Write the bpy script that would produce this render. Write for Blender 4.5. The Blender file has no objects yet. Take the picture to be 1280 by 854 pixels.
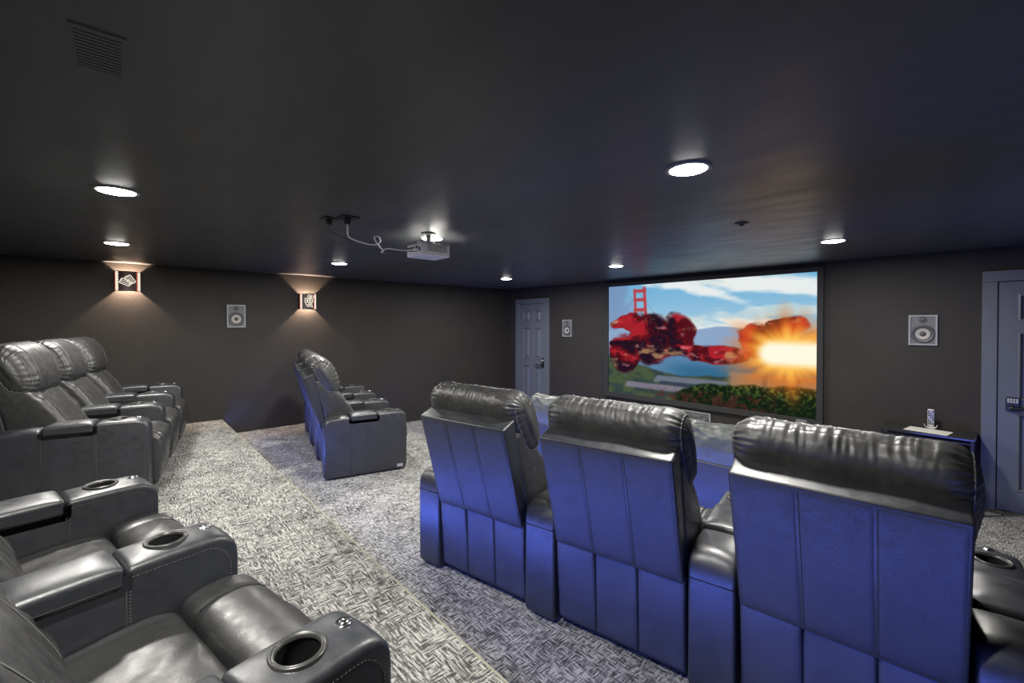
import bpy, bmesh, math, random
import numpy as np
from mathutils import Vector, Matrix, noise
random.seed(4)
SC = bpy.context.scene
COL = SC.collection
PI = math.pi

# ------------------------------------------------------------------ camera
FPX, EYE, HORIZON, PITCH, YAW = 548.0, 1.65, 404.5, math.radians(0.6), math.atan2(493, 548)
cam = bpy.data.cameras.new('camera')
cam.sensor_width = 36.0
cam.lens = FPX / 1280 * 36.0
cam.shift_y = (HORIZON + FPX * math.tan(PITCH) - 427) / 1280
cam.clip_start = 0.02
cam_o = bpy.data.objects.new('camera', cam)
COL.objects.link(cam_o)
cam_o.location = (0, 0, EYE)
cam_o.rotation_euler = (PI / 2 - PITCH, 0, PI / 2 - YAW)
SC.camera = cam_o

# ------------------------------------------------------------------ world and exposure
w = bpy.data.worlds.new('world')
SC.world = w
w.use_nodes = True
w.node_tree.nodes['Background'].inputs[0].default_value = (0.02, 0.022, 0.028, 1)
w.node_tree.nodes['Background'].inputs[1].default_value = 1.0
SC.view_settings.view_transform = 'Standard'
SC.view_settings.look = 'None'
SC.view_settings.gamma = 1.0
SC.view_settings.use_curve_mapping = False
EXPO = 1.45
SC.view_settings.exposure = EXPO
EM = 2.0 ** (-EXPO)            # emission that reads as display white

LAMP_W = 15.0                  # each ceiling downlight
LED_W = 11.0                   # each blue step strip
SCONCE_W = 24.0

# ------------------------------------------------------------------ room measures
XL, XR, YB, YF = -6.6, 1.1, -1.7, 5.81
Z1, Z2, ZC = 0.23, 0.43, 2.33
Y1, Y2 = 2.85, 0.97            # front edges of the middle and upper tier


# ------------------------------------------------------------------ materials
def mat(name):
    m = bpy.data.materials.new(name)
    m.use_nodes = True
    return m, m.node_tree.nodes, m.node_tree.links, m.node_tree.nodes['Principled BSDF']


def coords(n, l, scale=(1, 1, 1), kind='Object'):
    tc = n.new('ShaderNodeTexCoord')
    mp = n.new('ShaderNodeMapping')
    mp.inputs['Scale'].default_value = scale
    l.new(tc.outputs[kind], mp.inputs[0])
    return mp.outputs[0]


def noise_tex(n, l, vec, scale, detail=3, rough=0.5):
    t = n.new('ShaderNodeTexNoise')
    t.inputs['Scale'].default_value = scale
    t.inputs['Detail'].default_value = detail
    t.inputs['Roughness'].default_value = rough
    l.new(vec, t.inputs['Vector'])
    return t.outputs['Fac']


def ramp(n, l, fac, stops):
    r = n.new('ShaderNodeValToRGB')
    while len(r.color_ramp.elements) < len(stops):
        r.color_ramp.elements.new(0.5)
    for e, (p, c) in zip(r.color_ramp.elements, stops):
        e.position = p
        e.color = (*c, 1) if len(c) == 3 else c
    l.new(fac, r.inputs[0])
    return r.outputs[0]


def g3(v):
    return (v, v, v)


def mixf(n, l, a, b, fac, mode='MIX'):
    m = n.new('ShaderNodeMix')
    m.data_type = 'RGBA'
    m.blend_type = mode
    for sock, v in ((m.inputs[6], a), (m.inputs[7], b), (m.inputs[0], fac)):
        if hasattr(v, 'links'):
            l.new(v, sock)
        else:
            sock.default_value = v
    return m.outputs[2]


def bump(n, l, b, h, strength, dist, prev=None):
    bp = n.new('ShaderNodeBump')
    bp.inputs['Strength'].default_value = strength
    bp.inputs['Distance'].default_value = dist
    l.new(h, bp.inputs['Height'])
    if prev:
        l.new(prev, bp.inputs['Normal'])
    l.new(bp.outputs[0], b.inputs['Normal'])
    return bp.outputs[0]


def simple(name, col, rough=0.5, metal=0.0, spec=0.5, var=0.06, bscale=0, bstr=0.1):
    m, n, l, b = mat(name)
    v = coords(n, l)
    f = noise_tex(n, l, v, 9)
    lo = tuple(c * (1 - var) for c in col)
    hi = tuple(min(1, c * (1 + var)) for c in col)
    l.new(ramp(n, l, f, [(0.3, lo), (0.7, hi)]), b.inputs['Base Color'])
    b.inputs['Roughness'].default_value = rough
    b.inputs['Metallic'].default_value = metal
    b.inputs['Specular IOR Level'].default_value = spec
    if bscale:
        bump(n, l, b, noise_tex(n, l, v, bscale), bstr, 0.002)
    return m


def leather(name, col, rough, wr=0.35):
    m, n, l, b = mat(name)
    v = coords(n, l)
    f = noise_tex(n, l, v, 7, 4)
    l.new(ramp(n, l, f, [(0.3, tuple(c * 0.82 for c in col)), (0.72, tuple(c * 1.2 for c in col))]), b.inputs['Base Color'])
    l.new(ramp(n, l, noise_tex(n, l, v, 30, 3), [(0.3, g3(rough - 0.06)), (0.7, g3(rough + 0.08))]), b.inputs['Roughness'])
    b.inputs['Specular IOR Level'].default_value = 0.75
    big = bump(n, l, b, noise_tex(n, l, v, 11, 5, 0.55), wr, 0.012)
    vo = n.new('ShaderNodeTexVoronoi')
    vo.inputs['Scale'].default_value = 420
    l.new(v, vo.inputs['Vector'])
    bump(n, l, b, vo.outputs['Distance'], 0.12, 0.0015, big)
    return m


def emit(name, col, strength, var=None):
    m = bpy.data.materials.new(name)
    m.use_nodes = True
    n, l = m.node_tree.nodes, m.node_tree.links
    n.clear()
    o = n.new('ShaderNodeOutputMaterial')
    e = n.new('ShaderNodeEmission')
    e.inputs[0].default_value = (*col, 1)
    e.inputs[1].default_value = strength
    l.new(e.outputs[0], o.inputs[0])
    return m


M = {}
M['leather'] = leather('black leather', (0.024, 0.0243, 0.0252), 0.41, 0.2)
M['leather_tight'] = leather('black leather stretched', (0.0195, 0.0215, 0.0265), 0.40, 0.08)
M['leather_soft'] = leather('black leather loose', (0.027, 0.0272, 0.028), 0.46, 0.2)
M['vinyl'] = leather('navy black vinyl', (0.022, 0.025, 0.038), 0.50, 0.12)
M['sofa_leather'] = leather('grey wrinkled leather', (0.075, 0.085, 0.080), 0.42, 0.6)
M['thread'] = simple('grey thread', (0.085, 0.085, 0.08), 0.7)
M['seam'] = simple('seam dark', (0.012, 0.012, 0.014), 0.8)
M['cup_ring'] = simple('cup ring', (0.045, 0.045, 0.044), 0.32, 0.3)
M['cup_dark'] = simple('cup inside', (0.012, 0.012, 0.013), 0.4)
M['chrome'] = simple('chrome', (0.75, 0.75, 0.76), 0.16, 1.0)
M['silver'] = simple('silver plate', (0.5, 0.5, 0.5), 0.35, 0.6)
M['base'] = simple('recliner base', (0.012, 0.012, 0.013), 0.7)
M['door'] = simple('slate blue door paint', (0.098, 0.108, 0.132), 0.38, var=0.04, bscale=60, bstr=0.05)
M['black_metal'] = simple('black metal', (0.02, 0.02, 0.024), 0.35, 0.3)
M['black_glass'] = simple('black table top', (0.022, 0.022, 0.024), 0.16)
M['keypad'] = simple('keypad face', (0.015, 0.017, 0.03), 0.3)
M['white_plastic'] = simple('white plastic', (0.62, 0.62, 0.6), 0.4)
M['grey_plastic'] = simple('grey plastic', (0.17, 0.17, 0.17), 0.5)
M['dark_plastic'] = simple('dark plastic', (0.03, 0.03, 0.032), 0.5)
M['paper'] = simple('paper', (0.6, 0.58, 0.54), 0.7)
M['spk_frame'] = simple('speaker frame paint', (0.26, 0.27, 0.285), 0.5)
M['spk_baffle'] = simple('speaker baffle', (0.115, 0.12, 0.128), 0.5)
M['spk_cone'] = simple('speaker cone', (0.34, 0.32, 0.29), 0.5)
M['spk_dark'] = simple('speaker dark', (0.06, 0.062, 0.065), 0.5)
M['screen_frame'] = simple('screen velvet frame', (0.018, 0.018, 0.019), 0.75)
M['trim_ring'] = simple('downlight trim', (0.22, 0.22, 0.22), 0.5)
M['nosing'] = simple('stair nosing', (0.26, 0.25, 0.19), 0.8)
M['lamp'] = emit('downlight lens', (1.0, 0.98, 0.93), 25.0)
M['led'] = emit('blue led', (0.05, 0.12, 1.0), 2.0)
M['sconce_metal'] = simple('sconce metal', (0.05, 0.028, 0.03), 0.45, 0.2)
M['sconce_glow'] = emit('sconce cutout glow', (1.0, 0.90, 0.74), 1.05 * EM)
M['sconce_red'] = emit('sconce red edge', (0.85, 0.10, 0.04), 0.75 * EM)
M['bulb'] = emit('sconce bulb', (1.0, 0.72, 0.50), SCONCE_W / (PI * 4 * PI * 0.015 ** 2))

# walls: charcoal paint with orange-peel texture
m, n, l, b = mat('charcoal wall paint')
v = coords(n, l)
l.new(ramp(n, l, noise_tex(n, l, v, 3), [(0.3, (0.026, 0.0235, 0.022)), (0.7, (0.031, 0.028, 0.026))]), b.inputs['Base Color'])
b.inputs['Roughness'].default_value = 0.62
b.inputs['Specular IOR Level'].default_value = 0.25
bump(n, l, b, noise_tex(n, l, v, 75, 3, 0.6), 0.35, 0.006)
M['wall'] = m
m, n, l, b = mat('charcoal ceiling paint')
v = coords(n, l)
l.new(ramp(n, l, noise_tex(n, l, v, 1.2), [(0.3, (0.060, 0.062, 0.067)), (0.7, (0.071, 0.073, 0.078))]), b.inputs['Base Color'])
l.new(ramp(n, l, noise_tex(n, l, coords(n, l, (1, 3, 1)), 2.5), [(0.3, g3(0.36)), (0.7, g3(0.46))]), b.inputs['Roughness'])
b.inputs['Specular IOR Level'].default_value = 0.5
bump(n, l, b, noise_tex(n, l, v, 60, 3), 0.06, 0.004)
M['ceiling'] = m

# carpet: pale grey with dark woven hatching along both room axes
m, n, l, b = mat('hatched carpet')
va = coords(n, l, (17, 125, 30))
vb = coords(n, l, (125, 17, 30))
vm = coords(n, l)
na = noise_tex(n, l, va, 1.0, 3, 0.62)
nb = noise_tex(n, l, vb, 1.0, 3, 0.62)
ra = ramp(n, l, na, [(0.42, g3(0.0)), (0.58, g3(1.0))])
rb = ramp(n, l, nb, [(0.42, g3(0.0)), (0.58, g3(1.0))])
msk = ramp(n, l, noise_tex(n, l, vm, 22, 2), [(0.42, g3(0.0)), (0.58, g3(1.0))])
hatch = mixf(n, l, ra, rb, msk)
fib = noise_tex(n, l, vm, 260, 2)
big = noise_tex(n, l, vm, 5, 3)
h2 = mixf(n, l, hatch, ramp(n, l, fib, [(0.35, g3(0.0)), (0.65, g3(1.0))]), 0.34)
h3 = mixf(n, l, h2, ramp(n, l, big, [(0.3, g3(0.0)), (0.7, g3(1.0))]), 0.18)
colr = ramp(n, l, h3, [(0.14, (0.024, 0.025, 0.027)), (0.45, (0.15, 0.15, 0.147)), (0.82, (0.46, 0.455, 0.432))])
l.new(colr, b.inputs['Base Color'])
b.inputs['Roughness'].default_value = 0.95
b.inputs['Specular IOR Level'].default_value = 0.1
bump(n, l, b, h2, 0.5, 0.006)
M['carpet'] = m


# ------------------------------------------------------------------ object helpers
def link(name, me, material=None, parent=None):
    o = bpy.data.objects.new(name, me)
    COL.objects.link(o)
    if material is not None and me is not None and len(me.materials) == 0:
        me.materials.append(M[material])
    if parent is not None:
        o.parent = parent
    return o


def tag(o, label, cat, group=None):
    o['label'] = label
    o['category'] = cat
    if group:
        o['group'] = group
    return o


def thing(name, label, cat, loc=(0, 0, 0), rz=0.0, group=None):
    o = bpy.data.objects.new(name, None)
    COL.objects.link(o)
    o.location = loc
    o.rotation_euler = (0, 0, rz)
    return tag(o, label, cat, group)


def struct(o):
    o['kind'] = 'structure'
    return o


def mesh_of(verts, faces, smooth=True, name='mesh'):
    me = bpy.data.meshes.new(name)
    me.from_pydata([tuple(v) for v in verts], [], faces)
    bm = bmesh.new()
    bm.from_mesh(me)
    bmesh.ops.recalc_face_normals(bm, faces=bm.faces)
    bm.to_mesh(me)
    bm.free()
    me.polygons.foreach_set('use_smooth', [smooth] * len(me.polygons))
    me.update()
    return me


def bm_mesh(bm, smooth=False):
    bmesh.ops.recalc_face_normals(bm, faces=bm.faces)
    me = bpy.data.meshes.new('mesh')
    bm.to_mesh(me)
    bm.free()
    me.polygons.foreach_set('use_smooth', [smooth] * len(me.polygons))
    return me


def add_box(bm, x0, x1, y0, y1, z0, z1):
    vs = [bm.verts.new(p) for p in ((x0, y0, z0), (x1, y0, z0), (x1, y1, z0), (x0, y1, z0), (x0, y0, z1), (x1, y0, z1), (x1, y1, z1), (x0, y1, z1))]
    for f in ((3, 2, 1, 0), (4, 5, 6, 7), (0, 1, 5, 4), (1, 2, 6, 5), (2, 3, 7, 6), (3, 0, 4, 7)):
        bm.faces.new([vs[i] for i in f])
    return vs


def box_mesh(x0, x1, y0, y1, z0, z1, bev=0.0, seg=2):
    bm = bmesh.new()
    add_box(bm, x0, x1, y0, y1, z0, z1)
    if bev:
        bmesh.ops.bevel(bm, geom=list(bm.edges), offset=bev, segments=seg, affect='EDGES', profile=0.5)
    return bm_mesh(bm)


def add_cyl(bm, p0, p1, r0, r1=None, seg=20, cap=True):
    r1 = r0 if r1 is None else r1
    p0, p1 = Vector(p0), Vector(p1)
    d = (p1 - p0).normalized()
    a = d.orthogonal().normalized()
    c = d.cross(a)
    A, B = [], []
    for i in range(seg):
        t = 2 * PI * i / seg
        q = a * math.cos(t) + c * math.sin(t)
        A.append(bm.verts.new(p0 + q * r0))
        B.append(bm.verts.new(p1 + q * r1))
    for i in range(seg):
        j = (i + 1) % seg
        bm.faces.new((A[i], A[j], B[j], B[i]))
    if cap:
        bm.faces.new(A[::-1])
        bm.faces.new(B)


def add_lathe(bm, prof, seg=32, axis='z', at=(0, 0, 0)):
    """prof: (r, h) pairs; revolve about the axis"""
    at = Vector(at)
    rings = []
    for r, h in prof:
        ring = []
        for i in range(seg):
            t = 2 * PI * i / seg
            x, y = r * math.cos(t), r * math.sin(t)
            p = {'z': (x, y, h), 'y': (x, h, y), 'x': (h, x, y)}[axis]
            ring.append(bm.verts.new(at + Vector(p)))
        rings.append(ring)
    for a, c in zip(rings[:-1], rings[1:]):
        for i in range(seg):
            j = (i + 1) % seg
            bm.faces.new((a[i], a[j], c[j], c[i]))
    return rings


def catmull(pts, per=6, closed=True):
    out = []
    n_ = len(pts)
    rng = range(n_) if closed else range(n_ - 1)
    for i in rng:
        if closed:
            p = [Vector(pts[(i + k) % n_]) for k in (-1, 0, 1, 2)]
        else:
            p = [Vector(pts[min(max(i + k, 0), n_ - 1)]) for k in (-1, 0, 1, 2)]
        for s in range(per):
            t = s / per
            out.append(0.5 * ((2 * p[1]) + (-p[0] + p[2]) * t + (2 * p[0] - 5 * p[1] + 4 * p[2] - p[3]) * t * t + (-p[0] + 3 * p[1] - 3 * p[2] + p[3]) * t ** 3))
    if not closed:
        out.append(Vector(pts[-1]))
    return out


def add_tube(bm, path, r, seg=8, closed=False):
    path = [Vector(p) for p in path]
    rings = []
    n_ = len(path)
    prev = None
    for i, p in enumerate(path):
        if closed:
            d = (path[(i + 1) % n_] - path[i - 1])
        else:
            d = path[min(i + 1, n_ - 1)] - path[max(i - 1, 0)]
        d = d.normalized()
        if prev is None:
            a = d.orthogonal().normalized()
        else:
            a = (prev - d * prev.dot(d))
            a = a.normalized() if a.length > 1e-6 else d.orthogonal().normalized()
        prev = a
        c = d.cross(a)
        rings.append([bm.verts.new(p + (a * math.cos(2 * PI * k / seg) + c * math.sin(2 * PI * k / seg)) * r) for k in range(seg)])
    pairs = list(zip(rings[:-1], rings[1:])) + ([(rings[-1], rings[0])] if closed else [])
    for a, c in pairs:
        for k in range(seg):
            j = (k + 1) % seg
            bm.faces.new((a[k], a[j], c[j], c[k]))
    if not closed:
        bm.faces.new(rings[0][::-1])
        bm.faces.new(rings[-1])


def tube_mesh(path, r, seg=8, closed=False):
    bm = bmesh.new()
    add_tube(bm, path, r, seg, closed)
    return bm_mesh(bm, True)


def add_dashes(bm, path, pitch=0.009, length=0.006, wid=0.0014, thick=0.0012):
    """thread stitches lying along a polyline"""
    path = [Vector(p) for p in path]
    seg = [(b_ - a_).length for a_, b_ in zip(path[:-1], path[1:])]
    tot = sum(seg)
    d = 0.0

    def at(s):
        for a_, b_, L in zip(path[:-1], path[1:], seg):
            if s <= L or L == seg[-1] and (b_ - path[-1]).length < 1e-9:
                return a_.lerp(b_, min(1, s / max(L, 1e-9)))
            s -= L
        return path[-1]
    while d + length < tot:
        p, q = at(d), at(d + length)
        if (q - p).length > 1e-4:
            add_cyl(bm, p, q, wid / 2 + 0.0004, seg=4)
        d += pitch


def outline_inset(pts, d):
    """inward offset of a closed counter-clockwise 2D outline"""
    n_ = len(pts)
    out = []
    for i in range(n_):
        p0, p1, p2 = Vector(pts[i - 1]), Vector(pts[i]), Vector(pts[(i + 1) % n_])
        e1, e2 = (p1 - p0).normalized(), (p2 - p1).normalized()
        n1, n2 = Vector((-e1.y, e1.x)), Vector((-e2.y, e2.x))
        nn = (n1 + n2)
        nn = nn / max(nn.length, 1e-6)
        k = max(nn.dot(n1), 0.5)
        out.append(p1 + nn * (d / k))
    return out


def area2(pts):
    return sum(pts[i - 1][0] * pts[i][1] - pts[i][0] * pts[i - 1][1] for i in range(len(pts))) / 2


def rounded(pts, radii, seg=5):
    """polygon with filleted corners"""
    n_ = len(pts)
    out = []
    for i in range(n_):
        p0, p1, p2 = Vector(pts[i - 1]), Vector(pts[i]), Vector(pts[(i + 1) % n_])
        r = radii[i] if isinstance(radii, (list, tuple)) else radii
        if r <= 0:
            out.append(p1)
            continue
        a = (p0 - p1).normalized()
        c = (p2 - p1).normalized()
        ang = a.angle(c)
        t = min(r / math.tan(ang / 2), 0.49 * (p0 - p1).length, 0.49 * (p2 - p1).length)
        s, e = p1 + a * t, p1 + c * t
        for k in range(seg + 1):
            u = k / seg
            out.append((1 - u) ** 2 * s + 2 * u * (1 - u) * p1 + u * u * e)
    return out


def slab_mesh(outline, x0, x1, r, seg=4, crown=0.0, nx=6, crown_fn=None, smooth=True):
    """outline in (y, z) extruded along x with rounded long edges"""
    pts = [Vector(p) for p in outline]
    if area2(pts) < 0:
        pts = pts[::-1]
    st = []
    for k in range(seg + 1):
        t = k / seg * PI / 2
        st.append((x0 + r * (1 - math.cos(t)) if False else x0 + r * (1 - math.sin(PI / 2 - t)), r * (1 - math.sin(t))))
    st = [(x0 + r * (1 - math.cos(k / seg * PI / 2)), r * (1 - math.sin(k / seg * PI / 2))) for k in range(seg + 1)]
    mid = [(x0 + r + (x1 - x0 - 2 * r) * k / nx, 0.0) for k in range(1, nx)]
    st = st + mid + [(x0 + x1 - a, d) for a, d in st[::-1]]
    verts, faces = [], []
    n_ = len(pts)
    xc, hw = (x0 + x1) / 2, (x1 - x0) / 2
    for x, d in st:
        ring = outline_inset(pts, d)
        for q in ring:
            dz = 0.0
            if crown_fn:
                dz = crown_fn((x - xc) / hw, q.x, q.y)
            verts.append((x, q.x, q.y + dz))
    for i in range(len(st) - 1):
        for j in range(n_):
            k = (j + 1) % n_
            faces.append((i * n_ + j, i * n_ + k, (i + 1) * n_ + k, (i + 1) * n_ + j))
    faces.append(tuple(range(n_))[::-1])
    faces.append(tuple((len(st) - 1) * n_ + j for j in range(n_)))
    me = mesh_of(verts, faces, smooth)
    for pg in me.polygons:
        if len(pg.vertices) > 4:
            pg.use_smooth = False
    return me


def pillow_mesh(profile, width, re=0.05, nx=40, per=7, disp=None, bulge=0.012):
    """closed smooth (y,z) profile swept along x with rounded, slightly domed ends"""
    ring = catmull(profile, per)
    c = Vector((sum(q.x for q in ring) / len(ring), sum(q.y for q in ring) / len(ring)))
    n_ = len(ring)
    verts, faces = [], []
    nr = []
    for i in range(n_):
        e = ring[(i + 1) % n_] - ring[i - 1]
        nn = Vector((e.y, -e.x)).normalized()
        if nn.dot(ring[i] - c) < 0:
            nn = -nn
        nr.append(nn)
    hw_ = width / 2 - bulge
    # half-side stations from the middle outwards: (x, inset, scale after the inset, weight of the relief)
    half = [((hw_ - re) * k / (nx // 2), 0.0, 1.0, 1.0) for k in range(nx // 2 + 1)]
    half += [(hw_ - re + re * math.sin(t), re * (1 - math.cos(t)), 1.0, 1.0) for t in [k / 8 * PI / 2 for k in range(1, 9)]]
    half += [(hw_ + bulge * (1 - k * k), re, k, k) for k in (0.9, 0.75, 0.55, 0.3, 0.04)]
    st = [(-x, i_, k, w_) for x, i_, k, w_ in half[:0:-1]] + half
    rmin = min((q - c).length for q in ring)
    for x, ins, k, wt in st:
        s = x / (width / 2)
        for j, q in enumerate(ring):
            v_ = q - c
            # inset along the normal, never past the centre
            pt = q - nr[j] * min(ins, 0.8 * rmin)
            pt = c + (pt - c) * k
            d = disp(s, j / n_, q, nr[j]) if disp else 0.0
            pt = pt + nr[j] * d * wt
            verts.append((x, pt.x, pt.y))
    m_ = len(st)
    for i in range(m_ - 1):
        for j in range(n_):
            k = (j + 1) % n_
            faces.append((i * n_ + j, i * n_ + k, (i + 1) * n_ + k, (i + 1) * n_ + j))
    faces.append(tuple(range(n_))[::-1])
    faces.append(tuple((m_ - 1) * n_ + j for j in range(n_)))
    return mesh_of(verts, faces, True)


def puff_panel(origin, ux, uy, w_, h_, t=0.006, nu=10, nv=14, wob=0.0, seed=0):
    """soft upholstery panel: a thin cushioned sheet with closed rim"""
    ux, uy = Vector(ux).normalized(), Vector(uy).normalized()
    nn = ux.cross(uy)
    o = Vector(origin)
    verts, faces = [], []
    for j in range(nv + 1):
        for i in range(nu + 1):
            a, b_ = i / nu, j / nv
            a = 0.5 - 0.5 * math.cos(PI * a)
            a = 0.5 - 0.5 * math.cos(PI * a)
            b_ = 0.5 - 0.5 * math.cos(PI * b_)
            b_ = 0.5 - 0.5 * math.cos(PI * b_)
            e = (1 - abs(2 * a - 1) ** 40) * (1 - abs(2 * b_ - 1) ** 40)
            p = o + ux * (a * w_) + uy * (b_ * h_)
            wv = wob * (noise.noise(Vector((p.x * 4 + seed, p.z * 3, seed))) + 0.35 * noise.noise(Vector((p.x * 11 + seed, p.z * 5, 3.0)))) if wob else 0
            verts.append(p + nn * (t * e + wv * e - 0.004 * (1 - e)))
    W_ = nu + 1
    for j in range(nv):
        for i in range(nu):
            faces.append((j * W_ + i, j * W_ + i + 1, (j + 1) * W_ + i + 1, (j + 1) * W_ + i))
    return mesh_of(verts, faces, True)


def flat_face(me):
    return me


# ------------------------------------------------------------------ structure: floors, walls, ceiling
def sbox(name, x0, x1, y0, y1, z0, z1, material, bev=0.0):
    return struct(link(name, box_mesh(x0, x1, y0, y1, z0, z1, bev), material))


sbox('floor', XL, XR, Y1 - 0.02, YF, -0.1, 0.0, 'carpet')
sbox('floor_middle', XL, XR, Y2 - 0.02, Y1, -0.1, Z1, 'carpet')
sbox('floor_upper', XL, XR, YB, Y2, -0.1, Z2, 'carpet')
sbox('ceiling', XL - 0.1, XR + 0.1, YB - 0.1, YF + 0.1, ZC, ZC + 0.1, 'ceiling')
sbox('wall_left', XL - 0.1, XL, YB - 0.1, YF + 0.1, -0.1, ZC, 'wall')
sbox('wall_right', XR, XR + 0.1, YB - 0.1, YF + 0.1, -0.1, ZC, 'wall')
sbox('wall_front', XL, XR, YF, YF + 0.1, -0.1, ZC, 'wall')
sbox('wall_back', XL, XR, YB - 0.1, YB, -0.1, ZC, 'wall')
# pale nosings at both tier edges with a blue light strip tucked below each
for k, (ye, z) in enumerate(((Y2, Z2), (Y1, Z1))):
    sbox('trim_%d' % (k + 1), XL, XR, ye - 0.001, ye + 0.008, z - 0.010, z + 0.002, 'nosing', 0.002)
    s = link('led_strip', box_mesh(XL + 0.05, XR - 0.05, ye, ye + 0.012, z - 0.042, z - 0.030), 'led')
    tag(s, ('blue light strip under the upper step edge', 'blue light strip under the lower step edge')[k], 'light strip')
    la = bpy.data.lights.new('led_light', 'AREA')
    la.shape = 'RECTANGLE'
    la.size, la.size_y = XR - XL - 0.1, 0.02
    la.energy = LED_W
    la.color = (0.10, 0.17, 1.0)
    lo = bpy.data.objects.new('led_light', la)
    COL.objects.link(lo)
    lo.location = ((XL + XR) / 2, ye + 0.016, z - 0.05)
    la.spread = math.radians(135)
    lo.rotation_euler = (PI / 2 + math.radians(28), 0, 0)

# ------------------------------------------------------------------ doors
def make_door(name, x0, x1, hx, with_keypad):
    """six-panel door with casing in the front wall, outer casing edges x0..x1"""
    cw, top = 0.095, 2.115
    y = YF
    bm = bmesh.new()
    add_box(bm, x0, x0 + cw, y - 0.044, y, 0.0, top - cw)
    add_box(bm, x1 - cw, x1, y - 0.044, y, 0.0, top - cw)
    add_box(bm, x0, x1, y - 0.048, y, top - cw, top)
    bmesh.ops.bevel(bm, geom=list(bm.edges), offset=0.003, segments=1, affect='EDGES')
    root = struct(link(name, bm_mesh(bm), 'door'))
    dx0, dx1, dz1 = x0 + cw + 0.006, x1 - cw - 0.006, top - cw - 0.006
    W_ = dx1 - dx0
    st = 0.115 * W_ / 0.70
    pw = (W_ - 3 * st) / 2
    rows = ((0.20, 0.86), (0.99, 1.57), (1.68, dz1 - 0.115))
    yf = y - 0.034
    bm = bmesh.new()
    for c in range(3):
        xa = dx0 + c * (pw + st)
        add_box(bm, xa, xa + st, yf, y - 0.002, 0.012, dz1)
    zs = [0.012] + [q for r_ in rows for q in r_] + [dz1]
    for c in range(2):
        xa = dx0 + st + c * (pw + st)
        for za, zb in zip(zs[0::2], zs[1::2]):
            add_box(bm, xa, xa + pw, yf, y - 0.002, za, zb)
    link('door_leaf', bm_mesh(bm), 'door', root)
    for za, zb in rows:
        for c in range(2):
            xa = dx0 + st + c * (pw + st)
            xb = xa + pw
            bm = bmesh.new()

            def ring(ins, yy):
                return [bm.verts.new(p) for p in ((xa + ins, yy, za + ins), (xb - ins, yy, za + ins), (xb - ins, yy, zb - ins), (xa + ins, yy, zb - ins))]
            rs = [ring(-0.006, yf + 0.001), ring(-0.006, yf - 0.003), ring(0.003, yf - 0.006), ring(0.010, yf - 0.002), ring(0.018, yf + 0.020), ring(0.030, yf + 0.020), ring(0.056, yf + 0.004)]
            for a_, b_ in zip(rs[:-1], rs[1:]):
                for i in range(4):
                    j = (i + 1) % 4
                    bm.faces.new((a_[i], a_[j], b_[j], b_[i]))
            bm.faces.new(rs[-1])
            link('door_panel', bm_mesh(bm), 'door', root)
    hz = 0.945
    y = yf + 0.012
    if with_keypad:
        kp = link('keypad_lock', box_mesh(hx - 0.035, hx + 0.05, y - 0.04, y - 0.012, hz - 0.055, hz + 0.065, 0.006), 'keypad', root)
        bm = bmesh.new()
        for r in range(3):
            for c in range(4):
                add_box(bm, hx - 0.024 + c * 0.017, hx - 0.024 + c * 0.017 + 0.012, y - 0.0425, y - 0.039, hz + 0.045 - r * 0.013, hz + 0.052 - r * 0.013)
        link('button', bm_mesh(bm), 'white_plastic', kp)
        bm = bmesh.new()
        add_cyl(bm, (hx + 0.005, y - 0.04, hz - 0.025), (hx + 0.005, y - 0.075, hz - 0.025), 0.017)
        add_tube(bm, catmull([(hx + 0.005, y - 0.066, hz - 0.025), (hx + 0.05, y - 0.068, hz - 0.027), (hx + 0.13, y - 0.066, hz - 0.025)], 5, False), 0.010, 8)
        link('door_handle', bm_mesh(bm, True), 'black_metal', root)
    else:
        bm = bmesh.new()
        add_box(bm, hx - 0.03, hx + 0.03, y - 0.024, y - 0.012, hz - 0.10, hz + 0.07)
        bmesh.ops.bevel(bm, geom=list(bm.edges), offset=0.004, segments=2, affect='EDGES')
        add_cyl(bm, (hx, y - 0.02, hz - 0.055), (hx, y - 0.07, hz - 0.055), 0.016)
        add_tube(bm, [(hx, y - 0.062, hz - 0.055), (hx - 0.06, y - 0.064, hz - 0.057), (hx - 0.15, y - 0.062, hz - 0.055)], 0.010, 8)
        h = link('door_handle', bm_mesh(bm), 'black_metal', root)
        bm = bmesh.new()
        add_lathe(bm, [(0.022, y - 0.024), (0.022, y - 0.034), (0.016, y - 0.037), (0.0005, y - 0.037)], 20, 'y', (hx, 0, hz + 0.025))
        link('lock_cylinder', bm_mesh(bm, True), 'silver', h)
    return root


make_door('door_1', -6.31, -5.42, -5.575, False)
make_door('door_2', -0.105, 0.83, 0.075, True)


# ------------------------------------------------------------------ projection screen
SX0, SX1, SZ0, SZ1 = -4.14, -1.355, 0.575, 2.226
scr = thing('projection_screen', 'wide projection screen in a black frame showing a bright sky and orange burst', 'screen', ((SX0 + SX1) / 2, YF, SZ0))
cx = (SX0 + SX1) / 2
hw, hh = (SX1 - SX0) / 2, SZ1 - SZ0
fr = 0.062
for (x0, x1, z0, z1) in ((-hw - fr, hw + fr, hh, hh + fr * 0.9), (-hw - fr, hw + fr, -fr * 1.2, 0), (-hw - fr, -hw, 0, hh), (hw, hw + fr, 0, hh)):
    link('frame_bar', box_mesh(x0, x1, -0.045, -0.002, z0, z1, 0.004, 1), 'screen_frame', scr)
badge = link('badge', box_mesh(hw - 0.19, hw - 0.09, -0.0475, -0.045, -0.052, -0.020), 'silver', scr)
bm = bmesh.new()
for k in range(4):
    add_box(bm, hw - 0.182 + k * 0.022, hw - 0.166 + k * 0.022, -0.0485, -0.047, -0.044, -0.028)
link('badge_mark', bm_mesh(bm), 'dark_plastic', badge)


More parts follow.
